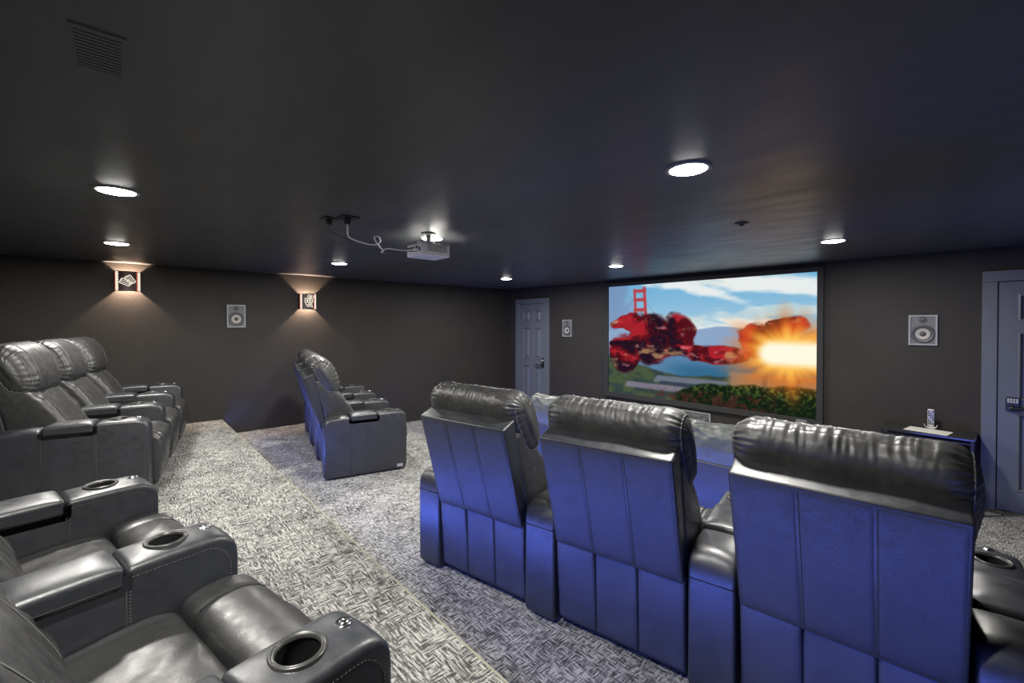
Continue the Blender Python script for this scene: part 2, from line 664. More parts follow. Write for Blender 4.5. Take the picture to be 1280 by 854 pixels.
def lin(c):
    c = np.asarray(c, float) / 255.0
    return np.where(c <= 0.04045, c / 12.92, ((c + 0.055) / 1.055) ** 2.4)


def vnoise(x, y, seed, octaves=4, gain=0.5):
    """value noise on arrays"""
    out = np.zeros_like(x)
    amp, tot = 1.0, 0.0
    for o in range(octaves):
        xi, yi = np.floor(x).astype(np.int64), np.floor(y).astype(np.int64)
        xf, yf = x - xi, y - yi
        xf, yf = xf * xf * (3 - 2 * xf), yf * yf * (3 - 2 * yf)

        def h(a, b_):
            q = (a * 374761393 + b_ * 668265263 + (seed + o) * 1442695041) & 0x7fffffff
            q = ((q ^ (q >> 13)) * 1274126177) & 0x7fffffff
            return ((q ^ (q >> 16)) & 0xffff) / 65535.0
        v_ = (h(xi, yi) * (1 - xf) + h(xi + 1, yi) * xf) * (1 - yf) + (h(xi, yi + 1) * (1 - xf) + h(xi + 1, yi + 1) * xf) * yf
        out += amp * v_
        tot += amp
        amp *= gain
        x, y = x * 2.03, y * 2.03
    return out / tot


def screen_picture(nu, nv):
    """a landscape film still: sky, sea, hills, red tower, shrubs, crimson smoke and a fiery burst"""
    u, v_ = np.meshgrid(np.linspace(0, 1, nu), np.linspace(0, 1, nv))   # v up
    y = 1 - v_
    S = lambda a, b_, t: np.clip((t - a) / (b_ - a), 0, 1) ** 2 * (3 - 2 * np.clip((t - a) / (b_ - a), 0, 1))
    img = np.zeros(u.shape + (3,))

    def over(mask, col):
        nonlocal img
        c = np.asarray(col, float)
        img = img * (1 - mask[..., None]) + c * mask[..., None]
    sky_t = np.clip(y / 0.5, 0, 1)
    img = np.array([112, 176, 214]) * (1 - sky_t[..., None]) + np.array([176, 206, 228]) * sky_t[..., None]
    cl = vnoise(u * 3.2 + y * 2.0, y * 9 - u * 3.0, 3, 5)
    over(S(0.42, 0.66, cl) * 0.95, (238, 240, 238))
    over(S(0.52, 0.70, vnoise(u * 5, y * 12, 9)) * 0.4 * S(0.1, 0.4, u), (248, 240, 214))
    over(S(0.34, 0.05, u) * S(0.35, 0.6, vnoise(u * 5, y * 4, 21)) * 0.75, (118, 140, 180))
    # sea haze and hills
    hill = 0.43 - 0.05 * vnoise(u * 3 + 1.3, u * 0, 5, 4) - 0.03 * np.exp(-((u - 0.62) / 0.09) ** 2)
    over(S(hill - 0.004, hill + 0.012, y), (140, 166, 200))
    over(S(0.50, 0.62, y), (92, 132, 168))
    over(S(0.62, 0.74, y) * S(0.25, 0.5, u), (52, 104, 140))
    # bridge tower with cables
    def rect(x0, x1, y0, y1, col, a=1.0, soft=0.004, skew=0.0):
        xx = u + (y - y0) * skew
        mk = S(x0 - soft, x0 + soft, xx) * (1 - S(x1 - soft, x1 + soft, xx)) * S(y0 - soft, y0 + soft, y) * (1 - S(y1 - soft, y1 + soft, y))
        over(mk * a, col)
    for c in (-1, 1):
        tt = np.abs(u - 0.19) / 0.16
        yc = 0.06 + 0.34 * tt
        over((np.abs(y - yc) < 0.004) * (tt < 1) * 0.35, (110, 120, 150))
    rect(0.158, 0.172, 0.035, 0.36, (186, 62, 70), skew=-0.04)
    rect(0.216, 0.232, 0.02, 0.36, (186, 62, 70), skew=-0.04)
    for yy in (0.04, 0.12, 0.21):
        rect(0.160, 0.236, yy, yy + 0.03, (178, 70, 74), skew=-0.03)
    # land
    land = 0.80 - 0.06 * vnoise(u * 7, u * 0 + 2, 31, 4) - 0.10 * S(0.45, 0.0, u) - 0.04 * S(0.6, 0.9, u)
    lm = S(land - 0.01, land + 0.012, y)
    over(lm, (52, 66, 66))
    over(lm * S(0.35, 0.65, vnoise(u * 16, y * 16, 41)) * 0.8, (78, 92, 60))
    rect(0.30, 0.66, 0.80, 0.86, (112, 118, 134), 0.9, 0.01, 0.35)
    rect(0.12, 0.52, 0.88, 0.93, (128, 122, 140), 0.9, 0.01, 0.25)
    rect(0.32, 0.64, 0.845, 0.875, (52, 62, 80), 0.9, 0.006, 0.35)
    rect(0.66, 1.02, 0.72, 0.84, (168, 128, 100), 0.85, 0.02)
    rect(0.80, 0.82, 0.73, 0.83, (120, 92, 76), 0.8, 0.006)
    rect(0.93, 0.94, 0.73, 0.83, (120, 92, 76), 0.8, 0.006)
    # shrubs
    top = 0.80 + 0.05 * vnoise(u * 12, u * 0, 51, 3) + 0.12 * S(0.55, 0.36, u) - 0.03 * S(0.6, 0.9, u)
    sm = S(top - 0.01, top + 0.015, y) * S(0.36, 0.44, u)
    leaf = vnoise(u * 95, y * 56, 61, 3)
    over(sm, (20, 32, 20))
    over(sm * S(0.46, 0.72, leaf) * (0.25 + 0.75 * S(0.98, 0.82, y)), (76, 98, 44))
    red = S(0.90, 0.96, y + 0.05 * vnoise(u * 20, y * 20, 71)) * S(0.22, 0.32, u) * (1 - S(0.75, 0.95, u)) * S(0.4, 0.6, vnoise(u * 40, y * 30, 75))
    over(red * 0.55, (92, 40, 40))
    # crimson smoke plume billowing at the left and drifting to the burst
    wob = vnoise(u * 7, y * 5, 81, 4) - 0.5
    wo2 = vnoise(u * 5 + 9, y * 6, 84, 4) - 0.5
    uu, yy_ = u + wob * 0.12, y + wo2 * 0.16
    def puff(cx_, cy_, rx, ry):
        return np.sqrt(((uu - cx_) / rx) ** 2 + ((yy_ - cy_) / ry) ** 2)
    d = np.minimum.reduce([puff(0.26, 0.48, 0.16, 0.22), puff(0.40, 0.45, 0.10, 0.19), puff(0.10, 0.62, 0.09, 0.18), puff(0.13, 0.34, 0.12, 0.07), puff(0.56, 0.58, 0.18, 0.085), puff(0.78, 0.46, 0.10, 0.13), puff(0.90, 0.36, 0.09, 0.08)])
    pm = S(1.08, 0.86, d) * S(0.0, 0.01, u)
    tex = vnoise(u * 11 + wob * 4, y * 8 + wo2 * 4, 91, 5)
    over(pm, (84, 18, 28))
    over(pm * S(0.46, 0.66, tex), (168, 34, 44))
    over(pm * S(0.44, 0.30, tex) * 0.9, (30, 18, 34))
    over(pm * S(0.62, 0.74, vnoise(u * 8 + 4, y * 10, 95)) * 0.8, (176, 136, 96))
    over(pm * S(0.66, 0.80, vnoise(u * 18 + 2, y * 18, 99)) * 0.5, (226, 150, 150))
    # burst
    bx, by = 0.90, 0.565
    dx, dy = (u - bx) * 1.55, (y - by)
    ang = np.arctan2(dy, dx)
    rr = np.sqrt((dx * 0.75) ** 2 + dy ** 2) * (1 - 0.22 * np.abs(np.sin(ang * 7 + 0.6)) * np.abs(np.sin(ang * 3)))
    over(S(0.34, 0.10, rr) * 0.85, (236, 120, 34))
    over(S(0.20, 0.08, rr), (255, 196, 84))
    core = np.sqrt((np.maximum(np.abs(u - 0.93) - 0.09, 0) * 1.55) ** 2 + dy ** 2)
    over(S(0.12, 0.045, core), (255, 250, 226))
    return lin(np.clip(img, 0, 255))


NU, NV = 340, 202
pic = screen_picture(NU, NV)
gx, gz = np.meshgrid(np.linspace(-hw, hw, NU), np.linspace(0, hh, NV))
vs = np.stack([gx.ravel(), np.full(gx.size, -0.02), gz.ravel()], 1)
idx = np.arange(NU * NV).reshape(NV, NU)
fa = np.stack([idx[:-1, :-1].ravel(), idx[:-1, 1:].ravel(), idx[1:, 1:].ravel(), idx[1:, :-1].ravel()], 1)
me = bpy.data.meshes.new('mesh')
me.from_pydata(vs.tolist(), [], fa.tolist())
ca = me.color_attributes.new('picture', 'FLOAT_COLOR', 'POINT')
ca.data.foreach_set('color', np.concatenate([pic.reshape(-1, 3), np.ones((NU * NV, 1))], 1).ravel())
m = emit('projected picture', (1, 1, 1), 1.0 * EM)
an = m.node_tree.nodes.new('ShaderNodeVertexColor')
an.layer_name = 'picture'
m.node_tree.links.new(an.outputs[0], m.node_tree.nodes['Emission'].inputs[0])
M['picture'] = m
link('screen_surface', me, 'picture', scr)


# ------------------------------------------------------------------ wall speakers
def wall_speaker(label, loc, rz, w_=0.206, h_=0.292, group=None):
    """faces local -y, back on the wall at y=0, centred at loc"""
    t = thing('wall_speaker', label, 'speaker', loc, rz, group)
    a, b_ = w_ / 2, h_ / 2
    e = 0.014
    bm = bmesh.new()
    for q in ((-a, a, b_ - e, b_), (-a, a, -b_, -b_ + e), (-a, -a + e, -b_ + e, b_ - e), (a - e, a, -b_ + e, b_ - e)):
        add_box(bm, q[0], q[1], -0.020, 0.0, q[2], q[3])
    link('frame', bm_mesh(bm), 'spk_frame', t)
    link('baffle', box_mesh(-a + e, a - e, -0.009, -0.001, -b_ + e, b_ - e), 'spk_baffle', t)
    wz, wr = -b_ + e + a - 0.008, a - 0.022
    bm = bmesh.new()
    add_lathe(bm, [(wr + 0.008, -0.009), (wr + 0.006, -0.016), (wr - 0.006, -0.017), (wr - 0.012, -0.013), (wr * 0.62, -0.012)], 36, 'y', (0, 0, wz))
    wf = link('woofer', bm_mesh(bm, True), 'spk_dark', t)
    bm = bmesh.new()
    add_lathe(bm, [(wr * 0.66, -0.018), (wr * 0.60, -0.019), (wr * 0.34, -0.011), (wr * 0.30, -0.0105), (0.0005, -0.0105)], 36, 'y', (0, 0, wz))
    link('cone', bm_mesh(bm, True), 'spk_cone', wf)
    bm = bmesh.new()
    add_lathe(bm, [(wr * 0.30, -0.011), (wr * 0.26, -0.017), (wr * 0.12, -0.021), (0.0005, -0.022)], 24, 'y', (0, 0, wz))
    link('dust_cap', bm_mesh(bm, True), 'spk_dark', wf)
    bm = bmesh.new()
    tz = b_ - e - 0.034
    add_lathe(bm, [(0.030, -0.009), (0.029, -0.013), (0.023, -0.013), (0.021, -0.011), (0.015, -0.015), (0.0005, -0.018)], 28, 'y', (0, 0, tz))
    link('tweeter', bm_mesh(bm, True), 'spk_dark', t)
    return t


wall_speaker('grey in-wall speaker between the screen and the blue door with keypad lock', (-0.495, YF, 1.585), 0)
wall_speaker('grey in-wall speaker between the screen and the blue door with lever handle', (-5.015, YF, 1.568), 0)
wall_speaker('grey in-wall speaker between the two lit wall sconces', (XL, 1.14, 1.745), PI / 2)
# centre speaker lying below the screen
t = thing('wall_speaker', 'grey in-wall speaker lying sideways below the screen', 'speaker', (-2.735, YF, 0.36))
bm = bmesh.new()
for q in ((-0.2, 0.2, 0.085, 0.1), (-0.2, 0.2, -0.1, -0.085), (-0.2, -0.185, -0.085, 0.085), (0.185, 0.2, -0.085, 0.085)):
    add_box(bm, q[0], q[1], -0.02, 0, q[2], q[3])
link('frame', bm_mesh(bm), 'spk_frame', t)
link('baffle', box_mesh(-0.185, 0.185, -0.009, -0.001, -0.085, 0.085), 'spk_baffle', t)
for sx in (-0.11, 0.11):
    bm = bmesh.new()
    add_lathe(bm, [(0.068, -0.009), (0.066, -0.015), (0.055, -0.015), (0.02, -0.011), (0.018, -0.016), (0.0005, -0.019)], 28, 'y', (sx, 0, 0))
    link('woofer', bm_mesh(bm, True), 'spk_dark', t)
bm = bmesh.new()
add_lathe(bm, [(0.028, -0.009), (0.026, -0.013), (0.015, -0.014), (0.0005, -0.017)], 24, 'y', (0, 0, 0.02))
link('tweeter', bm_mesh(bm, True), 'spk_dark', t)


# ------------------------------------------------------------------ sconces on the left wall
def sconce(label, y, z, motif):
    """faces +x (built facing -y, turned 90 degrees)"""
    t = thing('wall_sconce', label, 'sconce', (XL, y, z), PI / 2)
    a, h, d = 0.112, 0.112, 0.10
    # shade: gently bowed front with side returns, open at top and bottom
    N = 14
    verts, faces = [], []
    front = []
    for i in range(N + 1):
        s = i / N * 2 - 1
        front.append((s * a, -d + 0.028 * s * s))
    path = [(-a, 0.0)] + front + [(a, 0.0)]
    th = 0.003
    for (x, yy) in path:
        for zz in (-h, h):
            verts.append((x, yy, zz))
    for (x, yy) in path:
        for zz in (-h, h):
            verts.append((x * 0.972, yy * 0.965 if yy else 0.0, zz))
    P = len(path)
    for i in range(P - 1):
        faces.append((2 * i, 2 * i + 2, 2 * i + 3, 2 * i + 1))
        faces.append((2 * P + 2 * i + 1, 2 * P + 2 * i + 3, 2 * P + 2 * i + 2, 2 * P + 2 * i))
        for zz in (0, 1):
            faces.append((2 * i + zz, 2 * i + 2 + zz, 2 * P + 2 * i + 2 + zz, 2 * P + 2 * i + zz))
    sh = link('shade', mesh_of(verts, faces, False), 'sconce_metal', t)
    fy = lambda x: -d + 0.028 * (x / a) ** 2
    # film strips down both sides
    for sx in (-1, 1):
        x0, x1 = sx * 0.078, sx * 0.104
        xa, xb = min(x0, x1), max(x0, x1)
        yy = fy(sx * 0.092)
        fs = link('film_strip', box_mesh(xa, xb, yy - 0.004, yy - 0.0025, -h + 0.006, h - 0.006), 'sconce_glow', sh)
        for k in range(7):
            bm = bmesh.new()
            zc = -h + 0.022 + k * 0.030
            add_box(bm, (xa + xb) / 2 - 0.004, (xa + xb) / 2 + 0.006, yy - 0.0055, yy - 0.0038, zc - 0.004, zc + 0.004)
            link('film_perforation', bm_mesh(bm), 'grey_plastic', sh)
        bm = bmesh.new()
        xe = -0.109 if sx < 0 else 0.071
        add_box(bm, xe, xe + 0.006, fy(xe) - 0.005, fy(xe) - 0.0025, -h + 0.004, h - 0.004)
        link('film_edge', bm_mesh(bm), 'sconce_red', sh)
    yy = fy(0) - 0.006
    bm = bmesh.new()
    if motif == 'tickets':
        for (cx_, cz_, an, sc) in ((0.018, 0.018, math.radians(-58), 1.0), (-0.022, -0.012, math.radians(-25), 1.0)):
            ca_, sa_ = math.cos(an), math.sin(an)
            R = lambda p: (cx_ + ca_ * p[0] - sa_ * p[1], yy, cz_ + sa_ * p[0] + ca_ * p[1])
            wv, hv = 0.046, 0.028
            add_tube(bm, [R(p) for p in rounded([(-wv, -hv), (wv, -hv), (wv, hv), (-wv, hv)], 0.009, 3)], 0.0036, 6, True)
            for q in (-0.010, 0.010):
                add_tube(bm, [R((-0.026, q)), R((0.026, q))], 0.0030, 6)
            add_tube(bm, [R((-0.036, -0.018)), R((-0.036, 0.018))], 0.0026, 6)
            add_tube(bm, [R((0.036, -0.018)), R((0.036, 0.018))], 0.0026, 6)
    else:
        def cir(cx_, cz_, r, k=14):
            add_tube(bm, [(cx_ + r * math.cos(2 * PI * i / k), yy, cz_ + r * math.sin(2 * PI * i / k)) for i in range(k)], 0.0042, 6, True)
        cir(0.012, 0.070, 0.026)
        cir(0.048, 0.064, 0.018)
        cir(0.012, 0.070, 0.008)
        for q in ([(-0.012, 0.036), (0.052, 0.036), (0.052, -0.014), (-0.012, -0.014)], [(-0.050, 0.044), (-0.022, 0.044), (-0.022, 0.0), (-0.050, -0.02)]):
            add_tube(bm, [(p[0], yy, p[1]) for p in rounded(q, 0.008, 3)], 0.0045, 6, True)
        for q in ([(0.0, 0.012), (0.04, 0.012)], [(0.018, 0.034), (0.018, -0.012)], [(-0.044, -0.018), (-0.02, -0.07), (0.04, -0.07)], [(0.0, -0.02), (-0.005, -0.06)], [(0.02, -0.02), (0.02, -0.06)], [(0.036, -0.02), (0.050, -0.085)], [(-0.02, -0.045), (0.03, -0.04)]):
            add_tube(bm, [(p[0], yy, p[1]) for p in q], 0.0045, 6)
    link('cutout_motif', bm_mesh(bm, True), 'sconce_glow', sh)
    link('back_plate', box_mesh(-0.05, 0.05, -0.012, 0.0, -0.06, 0.06, 0.003), 'sconce_metal', t)
    bm = bmesh.new()
    add_lathe(bm, [(max(0.0004, 0.015 * math.sin(q)), -0.015 * math.cos(q)) for q in [k / 8 * PI for k in range(9)]], 16, 'z', (0, -0.055, 0))
    link('bulb', bm_mesh(bm, True), 'bulb', t)
    bm = bmesh.new()
    add_cyl(bm, (0, -0.012, 0), (0, -0.041, 0), 0.009, seg=12)
    link('socket', bm_mesh(bm), 'dark_plastic', t)


sconce('square wall sconce with glowing ticket cutouts', 0.09, 2.122, 'tickets')
sconce('square wall sconce with glowing movie camera cutout', 2.0, 1.96, 'camera')


# ------------------------------------------------------------------ ceiling downlights
LAMPS = [(x, y) for y in (0.0, 1.87, 4.38) for x in (-5.0, -3.03, -0.92)]
ring_me = None
WHERE = {(0, 0): 'in the ceiling before the ticket sconce', (0, 1): 'over the aisle of the upper tier', (0, 2): 'above the rearmost recliners with cup holders',
         (1, 0): 'near the movie camera sconce', (1, 1): 'just behind the hanging projector', (1, 2): 'above the three blue backed recliners',
         (2, 0): 'in front of the door with lever handle', (2, 1): 'before the left edge of the screen', (2, 2): 'between the screen and the keypad door'}
for i, (x, y) in enumerate(LAMPS):
    t = thing('downlight', 'round recessed downlight ' + WHERE[(i // 3, i % 3)], 'ceiling light', (x, y, ZC), 0, 'ceiling downlights')
    if ring_me is None:
        bm = bmesh.new()
        add_lathe(bm, [(0.098, 0.0), (0.097, -0.004), (0.080, -0.006), (0.077, -0.003)], 40)
        ring_me = bm_mesh(bm, True)
        bm = bmesh.new()
        rr = add_lathe(bm, [(0.078, -0.003), (0.074, -0.007), (0.055, -0.011), (0.025, -0.013), (0.0005, -0.0135)], 40)
        lens_me = bm_mesh(bm, True)
    link('trim_ring', ring_me, 'trim_ring', t)
    link('lens', lens_me, 'lamp', t)
    la = bpy.data.lights.new('downlight_light', 'AREA')
    la.shape = 'DISK'
    la.size = 0.15
    la.energy = LAMP_W
    la.color = (1.0, 0.965, 0.90)
    lo = bpy.data.objects.new('downlight_light', la)
    COL.objects.link(lo)
    lo.parent = t
    lo.location = (0, 0, -0.018)

# ceiling air vent, sprinkler cover, sensor
t = thing('ceiling_vent', 'dark slatted air vent in the ceiling', 'vent', (-1.51, -0.03, ZC))
bm = bmesh.new()
for q in ((-0.11, 0.11, -0.05, -0.042), (-0.11, 0.11, 0.042, 0.05), (-0.11, -0.102, -0.042, 0.042), (0.102, 0.11, -0.042, 0.042)):
    add_box(bm, q[0], q[1], q[2], q[3], -0.004, 0)
link('frame', bm_mesh(bm), 'ceiling', t)
for k in range(12):
    x = -0.095 + k * 0.0172
    bm = bmesh.new()
    vsb = add_box(bm, x - 0.0065, x + 0.0065, -0.042, 0.042, -0.003, -0.0005)
    link('slat', bm_mesh(bm), 'ceiling', t)
o = link('sprinkler_cover', None)
COL.objects.unlink(o)
bpy.data.objects.remove(o)
bm = bmesh.new()
add_lathe(bm, [(0.045, 0.0), (0.045, -0.004), (0.02, -0.006), (0.014, -0.016), (0.004, -0.022), (0.0005, -0.022)], 20)
o = link('sprinkler', bm_mesh(bm, True), 'dark_plastic')
o.location = (-1.173, 3.147, ZC)
tag(o, 'small dark sprinkler head in the ceiling', 'sprinkler')

# ------------------------------------------------------------------ projector with mount and cables
PX, PY, PB = -2.88, 1.745, 2.145
pr = thing('projector', 'white box projector hung under the ceiling', 'projector', (PX, PY, PB))
a, b_, zb, zt = 0.105, 0.125, 0.0, 0.095
body = link('body', box_mesh(-a, a, -b_, b_, zb, zt, 0.012, 3), 'white_plastic', pr)
bm = bmesh.new()
for r in range(4):
    for c in range(8):
        add_box(bm, a - 0.001, a + 0.0015, -0.07 + c * 0.021, -0.07 + c * 0.021 + 0.016, 0.034 + r * 0.016, 0.034 + r * 0.016 + 0.009)
link('vent_grille', bm_mesh(bm), 'grey_plastic', body)
bm = bmesh.new()
for (x0, x1, z0, z1) in ((-0.095, -0.06, 0.05, 0.07), (-0.05, -0.02, 0.05, 0.07), (-0.01, 0.015, 0.055, 0.067), (0.03, 0.06, 0.05, 0.072), (0.07, 0.095, 0.03, 0.06)):
    add_box(bm, x0, x1, -b_ - 0.0015, -b_ + 0.001, z0, z1)
link('connector', bm_mesh(bm), 'dark_plastic', body)
bm = bmesh.new()
add_lathe(bm, [(0.040, b_ - 0.002), (0.040, b_ + 0.014), (0.034, b_ + 0.016), (0.030, b_ + 0.004), (0.0005, b_ + 0.008)], 24, 'y', (0.035, 0, 0.052))
link('projector_lens', bm_mesh(bm, True), 'dark_plastic', body)
bm = bmesh.new()
add_cyl(bm, (0, 0, zt + 0.02), (0, 0, ZC - PB - 0.012), 0.018)
link('mount_pole', bm_mesh(bm), 'grey_plastic', pr)
bm = bmesh.new()
add_lathe(bm, [(0.0005, 0), (0.055, 0), (0.055, -0.010), (0.03, -0.022), (0.0005, -0.022)], 24, 'z', (0, 0, ZC - PB))
link('mount_plate', bm_mesh(bm), 'grey_plastic', pr)
bm = bmesh.new()
add_box(bm, -0.07, 0.07, -0.012, 0.012, zt + 0.008, zt + 0.02)
add_box(bm, -0.012, 0.012, -0.09, 0.09, zt + 0.008, zt + 0.02)
for q in ((-0.065, 0), (0.065, 0), (0, -0.085), (0, 0.085)):
    add_cyl(bm, (q[0], q[1], zt - 0.002), (q[0], q[1], zt + 0.012), 0.006, seg=10)
link('mount_bracket', bm_mesh(bm), 'white_plastic', pr)
# ceiling outlet plates and cords
for k, (x, y, wv, hv) in enumerate(((-2.80, 1.10, 0.09, 0.055), (-2.90, 1.02, 0.06, 0.045))):
    o = thing('ceiling_outlet', ('dark ceiling outlet plate with white cord plugged in', 'dark ceiling outlet plate with thin black cord plugged in')[k], 'outlet', (x, y, ZC))
    link('plate', box_mesh(-wv / 2 - 0.02, wv / 2 + 0.02, -hv, hv, -0.008, 0, 0.003, 1), 'black_metal', o)
    link('plug', box_mesh(-0.018, 0.018, -0.015, 0.015, -0.045, -0.008, 0.005), 'dark_plastic', o)
pa = [(-2.80, 1.10, 2.29), (-2.80, 1.10, 2.24), (-2.80, 1.11, 2.205), (-2.81, 1.17, 2.188), (-2.82, 1.27, 2.178), (-2.82, 1.33, 2.20), (-2.80, 1.31, 2.235), (-2.80, 1.28, 2.22), (-2.82, 1.33, 2.168), (-2.83, 1.36, 2.15),
      (-2.83, 1.345, 2.135), (-2.83, 1.36, 2.155), (-2.84, 1.40, 2.17), (-2.86, 1.47, 2.172), (-2.88, 1.53, 2.175), (-2.89, 1.612, 2.185)]
o = link('power_cord', tube_mesh(catmull(pa, 6, False), 0.0045, 8), 'white_plastic')
tag(o, 'looped white cord hanging from ceiling outlet to projector', 'cord')
pb = [(-2.90, 1.02, 2.285), (-2.90, 1.03, 2.25), (-2.88, 1.10, 2.215), (-2.86, 1.22, 2.185), (-2.87, 1.35, 2.16), (-2.86, 1.5, 2.163), (-2.82, 1.58, 2.168), (-2.81, 1.614, 2.175)]
o = link('signal_cord', tube_mesh(catmull(pb, 6, False), 0.003, 8), 'dark_plastic')
tag(o, 'thin black cord running along the white cord to projector', 'cord')

# ------------------------------------------------------------------ recliners
ARM_W, ARM_D, ARM_H = 0.166, 0.75, 0.565


def bool_cut(me, cutter):
    a_ = bpy.data.objects.new('tmp', me)
    c_ = bpy.data.objects.new('tmp_cut', cutter)
    COL.objects.link(a_)
    COL.objects.link(c_)
    md = a_.modifiers.new('cut', 'BOOLEAN')
    md.operation = 'DIFFERENCE'
    md.object = c_
    md.solver = 'EXACT'
    dg = bpy.context.evaluated_depsgraph_get()
    out = bpy.data.meshes.new_from_object(a_.evaluated_get(dg))
    bpy.data.objects.remove(a_)
    bpy.data.objects.remove(c_)
    return out


def hump(v_, lo, hi, soft):
    return 1 / (1 + math.exp(-(v_ - lo) / soft)) * 1 / (1 + math.exp((v_ - hi) / soft))


def build_arm():
    """centred on x=0, back at y=0"""
    A = ARM_W / 2
    H = ARM_H
    # body: rear block, lower bay below the lid, front block
    out = rounded([(0.0, 0.015), (0.735, 0.015), (0.75, 0.06), (0.75, H), (0.476, H), (0.474, H - 0.055), (0.230, H - 0.055), (0.226, H - 0.012), (0.0, H - 0.02)],
                  [0.03, 0.022, 0.03, 0.075, 0.018, 0.004, 0.004, 0.018, 0.085], 6)

    def crown(s, y, z):
        if z < H - 0.05:
            return 0.0
        c = (1 - abs(s) ** 2.2) * 0.016
        if y < 0.47:
            c *= hump(y, 0.02, 0.21, 0.012)
        else:
            c *= hump(y, 0.50, 0.72, 0.02)
        # small dip around the cup
        return c
    pts = []
    # densify long straight runs so the crown has room to act
    for i in range(len(out)):
        p, q = out[i - 1], out[i]
        L = (q - p).length
        for k in range(1, max(1, int(L / 0.03)) + 1):
            pts.append(p.lerp(q, k / max(1, int(L / 0.03))))
    arm = slab_mesh(pts, -A, A, 0.014, 4, nx=8, crown_fn=crown)
    bm = bmesh.new()
    add_cyl(bm, (0, 0.585, H - 0.085), (0, 0.585, H + 0.1), 0.044, seg=40)
    arm = bool_cut(arm, bm_mesh(bm))
    for pg in arm.polygons:
        pg.use_smooth = not (len(pg.vertices) > 8 and abs(pg.normal.x) > 0.99)
    arm.set_sharp_from_angle(angle=math.radians(40))
    arm.materials.clear()
    # lid of the storage bay
    lid_out = rounded([(0.232, H - 0.05), (0.472, H - 0.05), (0.472, H + 0.010), (0.232, H + 0.004)], [0.014, 0.014, 0.016, 0.018], 4)
    pts = []
    for i in range(len(lid_out)):
        p, q = lid_out[i - 1], lid_out[i]
        k_ = max(1, int((q - p).length / 0.02))
        for k in range(1, k_ + 1):
            pts.append(p.lerp(q, k / k_))

    def lcrown(s, y, z):
        return (1 - abs(s) ** 2.4) * 0.018 * hump(y, 0.25, 0.455, 0.012) if z > H - 0.02 else 0.0
    lid = slab_mesh(pts, -A - 0.002, A + 0.002, 0.012, 3, nx=8, crown_fn=lcrown)
    # piping below the lid edge and along the upper arm edges
    lidpipe = []
    vseam = []
    for s in (-1, 1):
        x = s * (A + 0.001)
        lidpipe.append(tube_mesh([(x + s * 0.002, 0.24, H - 0.036), (x + s * 0.002, 0.462, H - 0.036)], 0.0022, 6))
    stitch = []
    for s in (-1, 1):
        bm = bmesh.new()
        x = s * (A + 0.0004)
        # top edge seam of the front block, and down its front
        pth = [(x - s * 0.0055, 0.487, H - 0.011), (x - s * 0.0055, 0.66, H - 0.011)] + [(x - s * 0.0055, 0.66 + 0.078 * math.sin(t), H - 0.089 + 0.078 * math.cos(t)) for t in [k / 8 * PI / 2 for k in range(1, 9)]]
        add_tube(bm, pth, 0.0016, 6)
        low = [(x, p[1] - 0.0, p[2] - 0.014) for p in pth[:3]] + [(x, p[1] - 0.012, p[2] - 0.010) for p in pth[3:]] + [(x, 0.727, 0.08)]
        add_dashes(bm, low)
        add_dashes(bm, [(x, 0.483, 0.03), (x, 0.483, H - 0.06)])
        for yy in (0.475, 0.228):
            vseam.append(tube_mesh([(x - s * 0.0006, yy, 0.03), (x - s * 0.0006, yy, H - 0.058)], 0.0016, 5))
        stitch.append(bm_mesh(bm, True))
    # rear face cap seam
    vseam.append(tube_mesh([(-A + 0.004, -0.0005, H - 0.118), (A - 0.004, -0.0005, H - 0.118)], 0.0022, 6))
    # cup holder: ring and cup with real depth
    zr = H + 0.0155
    bm = bmesh.new()
    add_lathe(bm, [(0.0535, zr - 0.012), (0.054, zr + 0.0), (0.051, zr + 0.0030), (0.048, zr + 0.002), (0.0465, zr - 0.001), (0.0455, zr + 0.002), (0.0425, zr + 0.001), (0.041, zr - 0.006)], 44, 'z', (0, 0.585, 0))
    ring_ = bm_mesh(bm, True)
    bm = bmesh.new()
    add_lathe(bm, [(0.0425, zr - 0.002), (0.041, H - 0.06), (0.037, H - 0.076), (0.0005, H - 0.078)], 40, 'z', (0, 0.585, 0))
    cup = bm_mesh(bm, True)
    bm = bmesh.new()
    zb_ = H + 0.013
    add_lathe(bm, [(0.0175, zb_ - 0.008), (0.0175, zb_ + 0.002), (0.0155, zb_ + 0.004), (0.0135, zb_ + 0.0025), (0.0125, zb_ + 0.0025)], 28, 'z', (0, 0.683, 0))
    add_lathe(bm, [(0.0115, zb_ + 0.001), (0.0105, zb_ + 0.005), (0.005, zb_ + 0.0062), (0.0005, zb_ + 0.0064)], 24, 'z', (0, 0.683, 0))
    btn = bm_mesh(bm, True)
    bm = bmesh.new()
    add_box(bm, -0.0008, 0.0008, 0.672, 0.694, zb_ + 0.004, zb_ + 0.0068)
    btn2 = bm_mesh(bm)
    return dict(vseam=vseam, arm=arm, lid=lid, lidpipe=lidpipe, stitch=stitch, ring=ring_, cup=cup, btn=btn, btn2=btn2)


ARM = build_arm()


def nz(x, y, z=0.0):
    return noise.noise(Vector((x, y, z)))


